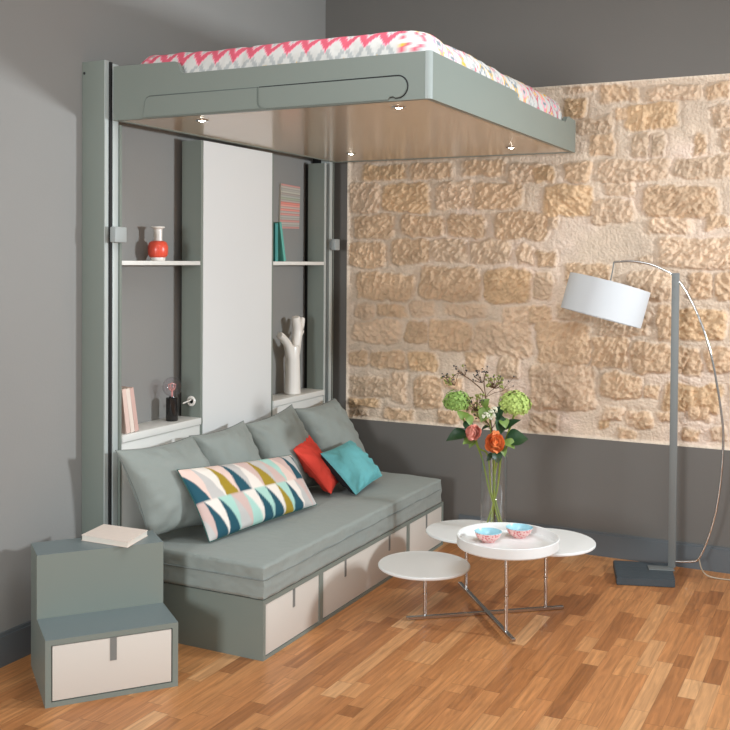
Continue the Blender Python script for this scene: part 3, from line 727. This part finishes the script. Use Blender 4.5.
t = thing('bulb_lamp', 'black cylinder lamp with a clear round bulb on the left counter', 'lamp', (0.09, -1.694, 0.8655))
bm = bm_new(); lathe(bm, [(0.0, 0.8655), (0.028, 0.8655), (0.0295, 0.868), (0.0295, 0.976), (0.027, 0.979), (0.016, 0.979), (0.015, 0.984), (0, 0.984)], (0.09, -1.694, 0)); obj('base', bm, M_['blackgloss'], t)
bm = bm_new(); lathe(bm, [(0.0145, 0.984), (0.017, 0.992)] + [(0.047 * math.cos(math.radians(a)), 1.031 + 0.047 * math.sin(math.radians(a))) for a in range(-60, 91, 10)], (0.09, -1.694, 0), cap=False); b = obj('bulb', bm, M_['bulb'], t)
bm = bm_new()
tube(bm, [(0.09, -1.694, 0.984), (0.09, -1.694, 1.012)], 0.004, 8)
for k in range(8):
    a = k * PI / 4; tube(bm, [(0.09, -1.694, 1.008), (0.09 + 0.014 * math.cos(a), -1.694 + 0.014 * math.sin(a), 1.02), (0.09 + 0.02 * math.cos(a + 0.3), -1.694 + 0.02 * math.sin(a + 0.3), 1.042), (0.09, -1.694, 1.05)], 0.0014, 6)
obj('filament', bm, M_['filament'], b)

t = thing('reading_light', 'little chrome wall light with a thin arm in the left niche', 'wall light', (0.10, -1.546, 0.945))
bm = bm_new(); lathe(bm, [(0.013, 0), (0.024, 0), (0.026, 0.004), (0.024, 0.009), (0.016, 0.010), (0.013, 0.007), (0.013, 0)], mtx=Matrix.Translation((0.10, -1.5465, 0.945)) @ Matrix.Rotation(PI / 2, 4, 'X'), seg=28); obj('mount', bm, M_['ceramic'], t)
bm = bm_new(); tube(bm, [(0.10, -1.5475, 0.960), (0.10, -1.555, 0.950), (0.104, -1.60, 0.946), (0.106, -1.628, 0.943)], 0.0035, 8); obj('arm', bm, M_['ceramic'], t)

# forked white ceramic tree
bm = bm_new()
def limb(pts, rs): tube(bm, smooth_path(pts, 5), [float(v) for v in np.interp(np.linspace(0, 1, (len(pts) - 1) * 5 + 1), np.linspace(0, 1, len(rs)), rs)], 16)
TX = 0.092
limb([(TX, -0.545, 0.8655), (TX, -0.545, 1.0), (TX, -0.548, 1.10), (TX, -0.545, 1.15)], [0.050, 0.045, 0.043, 0.040])
limb([(TX, -0.560, 1.08), (TX, -0.60, 1.155), (TX, -0.655, 1.20), (TX, -0.695, 1.222)], [0.034, 0.027, 0.024, 0.022])
limb([(TX, -0.53, 1.10), (TX, -0.505, 1.17), (TX, -0.49, 1.24), (TX, -0.515, 1.318)], [0.037, 0.032, 0.030, 0.027])
limb([(TX, -0.495, 1.21), (TX + 0.004, -0.46, 1.26), (TX + 0.004, -0.445, 1.312)], [0.026, 0.022, 0.019])
limb([(TX, -0.485, 1.18), (TX, -0.44, 1.215), (TX, -0.415, 1.232)], [0.016, 0.010, 0.007])
o = obj('tree_vase', bm, M_['ceramic'])
md = o.modifiers.new('blend', 'REMESH'); md.mode = 'VOXEL'; md.voxel_size = 0.004; md.use_smooth_shade = True
md = o.modifiers.new('soften', 'SMOOTH'); md.iterations = 10; md.factor = 0.6
tag(o, 'white ceramic vase shaped like a forked tree trunk on the right counter', 'vase')

# striped card pinned on the wall of the right niche
nx, nz = 24, 60
cols = [(206, 150, 140), (190, 180, 168), (176, 170, 160), (190, 186, 170), (172, 160, 150), (178, 176, 166), (168, 172, 150), (182, 170, 160), (224, 140, 126), (230, 160, 146), (200, 176, 164), (226, 150, 136), (186, 176, 168), (214, 152, 142), (182, 178, 170), (178, 172, 162), (206, 150, 140), (186, 180, 170), (176, 170, 160), (204, 150, 142)]
cc_ = [(-0.553, 2.106), (-0.332, 2.100), (-0.343, 1.845), (-0.568, 1.840)]
V = []; C = []
for j in range(nz):
    f = j / (nz - 1)
    for i in range(nx):
        g = i / (nx - 1)
        yt = cc_[0][0] * (1 - g) + cc_[1][0] * g; zt = cc_[0][1] * (1 - g) + cc_[1][1] * g
        yb = cc_[3][0] * (1 - g) + cc_[2][0] * g; zb = cc_[3][1] * (1 - g) + cc_[2][1] * g
        V.append((0.014, yt * (1 - f) + yb * f, zt * (1 - f) + zb * f)); c = linc(cols[min(19, int(f * 20))]); C.append(c * (0.75 if (j % 3 == 0) else 1.05))
t = thing('striped_card', 'pink and grey striped card on the wall above the turquoise books', 'picture', (0.008, -0.455, 1.84))
o = grid_mesh('print', V, nx, nz, attr_mat('striped_paper', 0.8), np.array(C), t); o.data.flip_normals()
bm = bm_new(); prism(bm, [(0.002, y, z) for y, z in cc_], (0.0115, 0, 0)); obj('backing', bm, M_['page'], t)

# ================================================================== COFFEE TABLE
t = thing('coffee_table', 'white four-disc coffee table on a chrome cross base in front of the sofa', 'coffee table', (1.53, -1.22, 0))
def bar(p, q, z0, w_=0.020, h=0.014):
    p, q = Vector((*p, 0)), Vector((*q, 0)); d = (q - p).normalized(); n = Vector((-d.y, d.x, 0)) * w_ / 2
    bm = bm_new(); prism(bm, [(v.x, v.y, z0) for v in (p - n, q - n, q + n, p + n)], (0, 0, h))
    bmesh.ops.bevel(bm, geom=list(bm.edges), offset=0.002, segments=1, affect='EDGES'); return obj('base_bar', bm, M_['chrome'], t)
bar((1.245, -1.458), (1.845, -0.970), 0.002); bar((1.291, -0.901), (1.782, -1.528), 0.0162)
LEG = [((1.309, -1.391), 0.236), ((1.350, -0.965), 0.300), ((1.720, -1.448), 0.385), ((1.774, -1.025), 0.334)]
for (x, y), zt in LEG:
    bm = bm_new(); tube(bm, [(x, y, 0.016), (x, y, zt)], 0.0085, 14); l = obj('leg', bm, M_['chrome'], t)
    bm = bm_new(); lathe(bm, [(0.0088, 0), (0.0115, 0.001), (0.0115, 0.008), (0.0088, 0.009)], (x, y, zt * 0.45), 16, cap=False); obj('collar', bm, M_['chrome'], l)
def disc(x, y, z, r, th=0.014):
    bm = bm_new(); lathe(bm, [(0, z), (r - 0.004, z), (r, z + 0.004), (r, z + th - 0.003), (r - 0.003, z + th), (0, z + th)], (x, y, 0), 72); obj('round_top', bm, M_['tabletop'], t)
disc(1.302, -1.389, 0.237, 0.213); disc(1.362, -0.965, 0.301, 0.214); disc(1.792, -1.080, 0.335, 0.226)
TC = (1.705, -1.390)
bm = bm_new(); R_ = 0.225; z = 0.386
lathe(bm, [(0, z), (R_ - 0.006, z), (R_, z + 0.006), (R_ + 0.002, z + 0.048), (R_ - 0.001, z + 0.050), (R_ - 0.007, z + 0.048), (R_ - 0.010, z + 0.016), (R_ - 0.016, z + 0.012), (0, z + 0.012)], (*TC, 0), 80)
obj('tray_top', bm, M_['tabletop'], t)

# bowls
def bowl_mat():
    m = mat('pink_floral_glaze', (226, 176, 170), 0.3); nt = m.node_tree; b = nt.nodes['Principled BSDF']
    tc = nt.nodes.new('ShaderNodeTexCoord'); v = nt.nodes.new('ShaderNodeTexVoronoi'); v.inputs['Scale'].default_value = 85
    nt.links.new(tc.outputs['Object'], v.inputs['Vector'])
    r = nt.nodes.new('ShaderNodeValToRGB'); e = r.color_ramp.elements; e[0].position = 0.28; e[0].color = lin(206, 104, 110); e[1].position = 0.5; e[1].color = lin(232, 190, 182)
    nt.links.new(v.outputs['Distance'], r.inputs[0]); nt.links.new(r.outputs[0], b.inputs['Base Color']); return m
def blue_mat():
    m = mat('pale_blue_glaze', (160, 205, 216), 0.2); return m
bo, bi = bowl_mat(), blue_mat()
def bowl(x, y, label):
    t = thing('bowl', label, 'bowl', (x, y, 0.3985), 0, 'bowls on the tray top')
    z = 0.3985
    bm = bm_new(); lathe(bm, [(0, z + 0.003), (0.024, z), (0.029, z), (0.030, z + 0.006), (0.043, z + 0.012), (0.054, z + 0.026), (0.061, z + 0.044)], (x, y, 0), 48, cap=False); obj('bowl_outside', bm, bo, t)
    bm = bm_new(); lathe(bm, [(0.0610, z + 0.044), (0.0618, z + 0.0455), (0.0600, z + 0.0465), (0.052, z + 0.029), (0.040, z + 0.016), (0.020, z + 0.010), (0, z + 0.009)], (x, y, 0), 48, cap=False); obj('bowl_inside', bm, bi, t)
bowl(1.616, -1.398, 'small pink floral bowl with blue inside, the left one on the tray')
bowl(1.717, -1.262, 'small pink floral bowl with blue inside, the right one on the tray')

# ================================================================== ARC FLOOR LAMP
t = thing('floor_lamp', 'arc floor lamp with a white drum shade before the stone wall', 'floor lamp', (2.09, -0.30, 0))
bm = bm_new()
q = [(1.905, -0.195), (1.990, -0.490), (2.266, -0.398), (2.195, -0.105)]
prism(bm, [(x, y, 0.001) for x, y in q], (0, 0, 0.039)); bmesh.ops.bevel(bm, geom=list(bm.edges), offset=0.003, segments=2, affect='EDGES'); obj('base', bm, M_['granite'], t)
bm = bm_new(); mt = Matrix.Translation((2.165, -0.235, 0.0405)) @ Matrix.Rotation(math.radians(18), 4, 'Z')
box(bm, -0.065, 0.065, -0.035, 0.035, 0, 0.006, mt, bev=0.001); obj('foot_plate', bm, M_['nickel'], t)
PX, PY = 2.215, -0.200
bm = bm_new(); box(bm, PX - 0.019, PX + 0.019, PY - 0.009, PY + 0.009, 0.0465, 1.60, bev=0.002); p = obj('pole', bm, M_['nickel'], t)
for z in (1.575, 1.53, 1.47): 
    bm = bm_new(); lathe(bm, [(0.0, 0), (0.0035, 0), (0.0035, 0.003), (0, 0.003)], mtx=Matrix.Translation((PX, PY - 0.009, z)) @ Matrix.Rotation(PI / 2, 4, 'X'), seg=12); obj('screw', bm, M_['piping'], p)
bm = bm_new()
arc = smooth_path([(1.891, PY, 1.655), (1.985, PY, 1.660), (2.08, PY, 1.645), (2.16, PY, 1.612), (2.205, PY, 1.585), (2.27, PY, 1.505), (2.34, PY, 1.357), (2.395, PY, 1.19), (2.430, PY, 1.02), (2.455, PY, 0.86), (2.464, PY, 0.75), (2.458, PY, 0.58), (2.440, PY, 0.41), (2.415, PY, 0.29), (2.381, PY, 0.18), (2.352, PY, 0.115), (2.330, PY, 0.095), (2.27, PY, 0.083), (2.232, PY, 0.079)], 6)
tube(bm, arc, 0.0062, 12); obj('arc_tube', bm, M_['chrome'], t)
SC = Vector((1.857, -0.245, 1.449)); AX = (Vector((0.8945, 0.4471, 0)) * math.sin(math.radians(14.7)) + Vector((0, 0, 1)) * math.cos(math.radians(14.7)) + Vector((-0.447, 0.8945, 0)) * 0.008).normalized()
ms = Matrix.Translation(SC) @ AX.to_track_quat('Z', 'Y').to_matrix().to_4x4()
bm = bm_new(); hh = 0.0975; rr = 0.217
lathe(bm, [(rr, -hh), (rr, hh), (rr - 0.003, hh), (rr - 0.003, -hh), (rr, -hh)], seg=72, mtx=ms, cap=False); s = obj('lamp_shade', bm, M_['shade'], t)
bm = bm_new()
for k in range(3):
    a = k * 2 * PI / 3 + 0.3; tube(bm, [ms @ Vector((0, 0, hh - 0.01)), ms @ Vector((rr * 0.985 * math.cos(a), rr * 0.985 * math.sin(a), hh - 0.004))], 0.002, 6)
tube(bm, [ms @ Vector((0, 0, 0.01)), ms @ Vector((0, 0, hh + 0.012))], 0.014, 12)
obj('spider', bm, M_['shade'], s)
bm = bm_new(); sphere(bm, ms @ Vector((0, 0, -0.025)), 0.032, 16, 12); obj('bulb', bm, M_['ceramic'], s)
bm = bm_new(); tube(bm, [ms @ Vector((0, 0, hh + 0.01)), (1.889, PY - 0.015, 1.615), (1.891, PY, 1.655)], 0.0035, 8); obj('shade_stem', bm, M_['nickel'], t)
bm = bm_new(); tube(bm, smooth_path([(2.352, PY, 0.112), (2.362, PY + 0.01, 0.06), (2.385, PY + 0.03, 0.022), (2.43, PY + 0.05, 0.006), (2.53, PY + 0.06, 0.0045), (2.75, PY + 0.08, 0.0045), (3.1, PY + 0.06, 0.0045)], 8), 0.0035, 8); obj('cable', bm, M_['cable'], t)

# ================================================================== FLOWERS IN A GLASS VASE
VX, VY, VZ = 1.470, -0.905, 0.3155
t = thing('glass_vase', 'tall clear glass cylinder vase on the rear table disc, holding flowers', 'vase', (VX, VY, VZ))
bm = bm_new(); r_ = 0.066
lathe(bm, [(0, VZ), (r_ - 0.002, VZ), (r_, VZ + 0.003), (r_, VZ + 0.372), (r_ - 0.002, VZ + 0.374), (r_ - 0.004, VZ + 0.372), (r_ - 0.004, VZ + 0.014), (0, VZ + 0.012)], (VX, VY, 0), 48, cap=False)
obj('glass_body', bm, M_['glass'], t)
def vp(x, z, dy=0.0):
    """a point in the bunch: x to the right across the bunch, dy towards the viewer"""
    d = Vector((0.894, 0.446, 0)); f = Vector((0.446, -0.894, 0))
    return Vector((VX, VY, 0)) + d * x + f * dy + Vector((0, 0, z))
def stem(parent, pts, r, m='stem'):
    bm = bm_new(); tube(bm, smooth_path(pts, 6), r, 8); return obj('stem', bm, M_[m], parent)
def leaf_bm(bm, base, tip, width, up=Vector((0, 0, 1)), cup=0.15):
    base, tip = Vector(base), Vector(tip); d = tip - base; L = d.length; d.normalize()
    s = d.cross(up).normalized(); n = s.cross(d).normalized(); rows = []
    for i in range(9):
        u = i / 8; wd = width * math.sin(PI * u ** 0.8) * (1 - 0.2 * u) if 0 < i < 8 else 0.0006
        c = base + d * L * u + n * (math.sin(PI * u) * L * 0.12)
        rows.append([bm.verts.new(c + s * wd * k / 2 + n * abs(k) * wd * cup) for k in (-2, -1, 0, 1, 2)])
    for a, b in zip(rows, rows[1:]):
        for k in range(4): bm.faces.new((a[k], a[k + 1], b[k + 1], b[k]))
def petal_bm(bm, c, out, up, L, W_, curl):
    """a curved petal leaving c along out, cupping towards up"""
    s = out.cross(up).normalized(); rows = []
    for i in range(6):
        u = i / 5; wd = W_ * (0.35 + 0.65 * math.sin(PI * min(1, u * 0.75 + 0.05))) * (1 if u < 0.9 else 0.75)
        p = c + out * L * u * (1 - curl * u * 0.5) + up * L * curl * u * u
        rows.append([bm.verts.new(p + s * wd * k / 2 * 0.5 + up * abs(k) * wd * 0.08) for k in (-2, -1, 0, 1, 2)])
    for a, b in zip(rows, rows[1:]):
        for k in range(4): bm.faces.new((a[k], a[k + 1], b[k + 1], b[k]))
def hydrangea(label, c, r, bottom, mname, seed, leaves):
    t = thing('hydrangea', label, 'flower', bottom, 0, 'flowers in the glass vase')
    rnd = random.Random(seed); bm = bm_new(); c = Vector(c)
    for k in range(170):
        z = 1 - 2 * (k + 0.5) / 170; a = k * 2.39996
        n = Vector((math.sqrt(1 - z * z) * math.cos(a), math.sqrt(1 - z * z) * math.sin(a), z))
        if n.z < -0.62: continue
        lump = 0.86 + 0.2 * rnd.random()
        p = c + Vector((n.x, n.y, n.z * 0.85)) * r * lump
        up = Vector((0.3, 0.2, 1)) if abs(n.z) < 0.9 else Vector((1, 0, 0))
        s = n.cross(up).normalized(); q = n.cross(s); rot = rnd.random() * PI
        for j in range(4):
            aa = rot + j * PI / 2; d = (s * math.cos(aa) + q * math.sin(aa)) + n * rnd.uniform(-0.1, 0.5); d.normalize()
            e = n.cross(d).normalized(); L = r * rnd.uniform(0.16, 0.22)
            vs_ = [bm.verts.new(p), bm.verts.new(p + d * L * 0.55 + e * L * 0.5), bm.verts.new(p + d * L + n * L * 0.1), bm.verts.new(p + d * L * 0.55 - e * L * 0.5)]
            bm.faces.new(vs_)
    sphere(bm, c, r * 0.78, 14, 10, (1, 1, 0.85))
    obj('bloom', bm, M_[mname], t, smooth=False)
    return t
def rose(label, c, face, r, bottom, mname, seed):
    t = thing('rose', label, 'flower', bottom, 0, 'flowers in the glass vase'); rnd = random.Random(seed)
    c = Vector(c); f = Vector(face).normalized(); a = f.orthogonal().normalized(); b = f.cross(a)
    bm = bm_new()
    for k in range(110):
        z = 1 - 1.15 * (k + 0.5) / 110; an = k * 2.39996; q = math.sqrt(max(0, 1 - z * z))
        n = a * q * math.cos(an) + b * q * math.sin(an) + f * z * 0.75
        d = (n.normalized() + Vector((rnd.uniform(-.25, .25), rnd.uniform(-.25, .25), rnd.uniform(-.25, .25)))).normalized()
        up = (f * 1.2 - d * 0.6 + a * 0.2 * math.sin(an)).normalized()
        if k < 14: up = (a * math.sin(an) + b * math.cos(an))
        petal_bm(bm, c + n * r * 0.30, d, up, r * 0.66 * rnd.uniform(0.85, 1.1), r * 0.62, rnd.uniform(0.25, 0.6))
    sphere(bm, c - f * r * 0.05, r * 0.3, 10, 8)
    obj('bloom', bm, M_[mname], t, angle=50)
    return t

# stems cross in the vase at about a third of its height
def in_vase(xb, db, c): return [vp(xb, VZ + 0.020, db), vp(xb * -0.15 + (c[0]) * 0.10, VZ + 0.20, db * 0.2), vp(c[0] * 0.35, VZ + 0.375, c[2] * 0.35), vp(c[0] * 0.8, c[1] - 0.06, c[2] * 0.8), vp(*c[:2], c[2])]
def lv(parent, items, m='leaf'):
    for base, tip, w_ in items:
        bm = bm_new(); leaf_bm(bm, base, tip, w_, Vector((0.3, -0.5, 0.8))); obj('leaf', bm, M_[m], parent)
c1 = (-0.190, 0.950, 0.0); h1 = hydrangea('leafy lime green hydrangea at the left of the bunch', vp(c1[0], 0.955), 0.064, vp(0.03, VZ + 0.02, 0.01), 'hyd2', 1, None)
stem(h1, in_vase(0.035, 0.01, (c1[0], 0.92, 0.0)), 0.0045)
lv(h1, [(vp(-0.15, 0.86), vp(-0.120, 0.80, 0.03), 0.03), (vp(-0.13, 0.80, 0.02), vp(-0.245, 0.765, 0.04), 0.042)])
lv(h1, [(vp(-0.155, 0.91, 0.03), vp(-0.175, 0.875, 0.07), 0.034), (vp(-0.14, 0.90, 0.03), vp(-0.125, 0.84, 0.06), 0.024)], 'leaf2')
c2 = (0.105, 0.945, 0.0); h2 = hydrangea('large round lime green hydrangea at the right of the bunch', vp(0.100, 0.943), 0.076, vp(-0.035, VZ + 0.02, -0.01), 'hyd', 2, None)
stem(h2, in_vase(-0.035, -0.01, (0.10, 0.90, 0.0)), 0.005)
lv(h2, [(vp(0.055, 0.76, 0.03), vp(0.165, 0.775, 0.02), 0.062), (vp(0.03, 0.80, 0.02), vp(0.0, 0.92, 0.03), 0.038), (vp(0.045, 0.82, 0.02), vp(0.125, 0.875, 0.05), 0.028)])
r1 = rose('pink coral rose facing left in the bunch', vp(-0.108, 0.812, 0.06), (0.446 - 0.5, -0.894 - 0.2, 0.25), 0.053, vp(0.02, VZ + 0.02, 0.03), 'rosep', 3)
stem(r1, in_vase(0.028, 0.03, (-0.10, 0.79, 0.045)), 0.004)
lv(r1, [(vp(-0.11, 0.77, 0.03), vp(-0.165, 0.755, 0.07), 0.03), (vp(-0.10, 0.78, 0.02), vp(-0.13, 0.73, 0.04), 0.022)], 'leaf2')
r2 = rose('bright orange rose low in the middle of the bunch', vp(-0.010, 0.762, 0.075), (0.446, -0.894, 0.35), 0.067, vp(-0.02, VZ + 0.02, 0.03), 'roseo', 4)
stem(r2, in_vase(-0.02, 0.03, (-0.01, 0.745, 0.055)), 0.004)
lv(r2, [(vp(0.0, 0.72, 0.04), vp(0.01, 0.66, 0.06), 0.03), (vp(0.0, 0.70, 0.04), vp(-0.045, 0.67, 0.05), 0.022)])
# cream flower
t = thing('carnation', 'small cream white flower in the centre of the bunch', 'flower', vp(0.0, VZ + 0.02, -0.02), 0, 'flowers in the glass vase')
rnd = random.Random(9); bm = bm_new()
for cx, cz, rr_ in ((-0.030, 0.900, 0.022), (-0.012, 0.922, 0.020), (-0.052, 0.895, 0.018), (-0.018, 0.890, 0.018)):
    for k in range(46):
        n = Vector((rnd.gauss(0, 1), rnd.gauss(0, 1), rnd.gauss(0, 1))).normalized(); p = vp(cx, cz, 0.05) + n * rr_ * 0.5
        petal_bm(bm, p, n, n.orthogonal().normalized(), rr_ * 0.6, rr_ * 0.5, 0.3)
obj('bloom', bm, M_['whitep'], t)
stem(t, in_vase(0.0, -0.02, (-0.03, 0.88, 0.04)), 0.003)
# berry sprigs
def berries(label, bottom, path, clusters, seed, green=True):
    t = thing('berry_sprig', label, 'twig', vp(0.01, VZ + 0.02, -0.03), 0, 'flowers in the glass vase'); rnd = random.Random(seed)
    stem(t, path, 0.0028, 'twig')
    tw = bm_new(); spots = []
    for (cx, cz, sp, n, dark) in clusters:
        hub = vp(cx * 0.85, cz - sp * 0.9); base = min(path, key=lambda q: (q - hub).length)
        tube(tw, [base, (base + hub) / 2 + Vector((0, 0, 0.006)), hub], 0.0016, 5)
        for k in range(n):
            p = vp(cx + rnd.uniform(-sp, sp), cz + rnd.uniform(-sp, sp) * 0.8, rnd.uniform(-sp, sp))
            tube(tw, [hub, (hub + p) / 2, p], 0.0008, 4)
            d = rnd.random() < dark
            spots.append((d, p, rnd.uniform(0.0034, 0.0050) if d else rnd.uniform(0.0045, 0.0072)))
    obj('twigs', tw, M_['twig'], t)
    Mi = root_matrix(t).inverted(); first = {}
    for d, p, r_ in spots:
        nm = 'dark_berry' if d else 'green_berry'
        if nm not in first:
            bm = bm_new(); sphere(bm, (0, 0, 0), 1, 7, 5); first[nm] = o = obj(nm, bm, M_['berry' if d else 'berryg'], t, local=True)
        else:
            o = first[nm].copy(); COL.objects.link(o)
        o.location = Mi @ p; o.scale = (r_, r_, r_)
    return t
top = [vp(0.01, VZ + 0.02, -0.03), vp(0.0, VZ + 0.25, -0.01), vp(-0.01, 0.80, 0.0), vp(-0.04, 0.99, 0.0)]
berries('arching sprig of dark berries leaning over the left hydrangea', None, [*top[:3], vp(-0.05, 0.985), vp(-0.11, 1.055), vp(-0.18, 1.10)], [(-0.175, 1.115, 0.032, 12, 0.95), (-0.235, 1.065, 0.032, 22, 0.25), (-0.255, 1.085, 0.018, 5, 0.9)], 3)
berries('upright sprig of dark berries at the top of the bunch', None, [*top[:3], vp(-0.045, 0.98), vp(-0.055, 1.06), vp(-0.045, 1.10)], [(-0.075, 1.085, 0.040, 18, 0.9), (-0.04, 1.12, 0.024, 6, 1.0), (-0.005, 1.06, 0.042, 46, 0.1), (0.045, 1.055, 0.05, 7, 1.0)], 4)
berries('cluster of tiny pale buds left of the cream flower', None, [*top[:3], vp(-0.08, 0.90)], [(-0.105, 0.955, 0.05, 50, 0.35), (-0.085, 0.90, 0.035, 34, 0.2), (-0.02, 0.85, 0.035, 12, 0.3)], 5)
t = thing('leafy_sprig', 'yellow green leafy sprig at the lower right of the bunch', 'twig', vp(0.04, VZ + 0.02, 0.0), 0, 'flowers in the glass vase')
stem(t, in_vase(0.045, 0.0, (0.06, 0.76, 0.03)), 0.0042)
lv(t, [(vp(0.04, 0.77, 0.04), vp(0.09, 0.735, 0.07), 0.034), (vp(0.03, 0.74, 0.03), vp(0.045, 0.69, 0.05), 0.02), (vp(-0.03, 0.93, 0.02), vp(-0.075, 0.86, 0.05), 0.04), (vp(0.03, 0.88, 0.02), vp(0.05, 0.83, 0.05), 0.03), (vp(-0.06, 0.93, 0.02), vp(-0.03, 0.975, 0.03), 0.03)], 'leaf2')
lv(t, [(vp(0.005, 0.87, 0.01), vp(0.05, 0.94, 0.04), 0.04), (vp(-0.07, 0.80, 0.0), vp(-0.03, 0.84, 0.05), 0.02)], 'leaf')
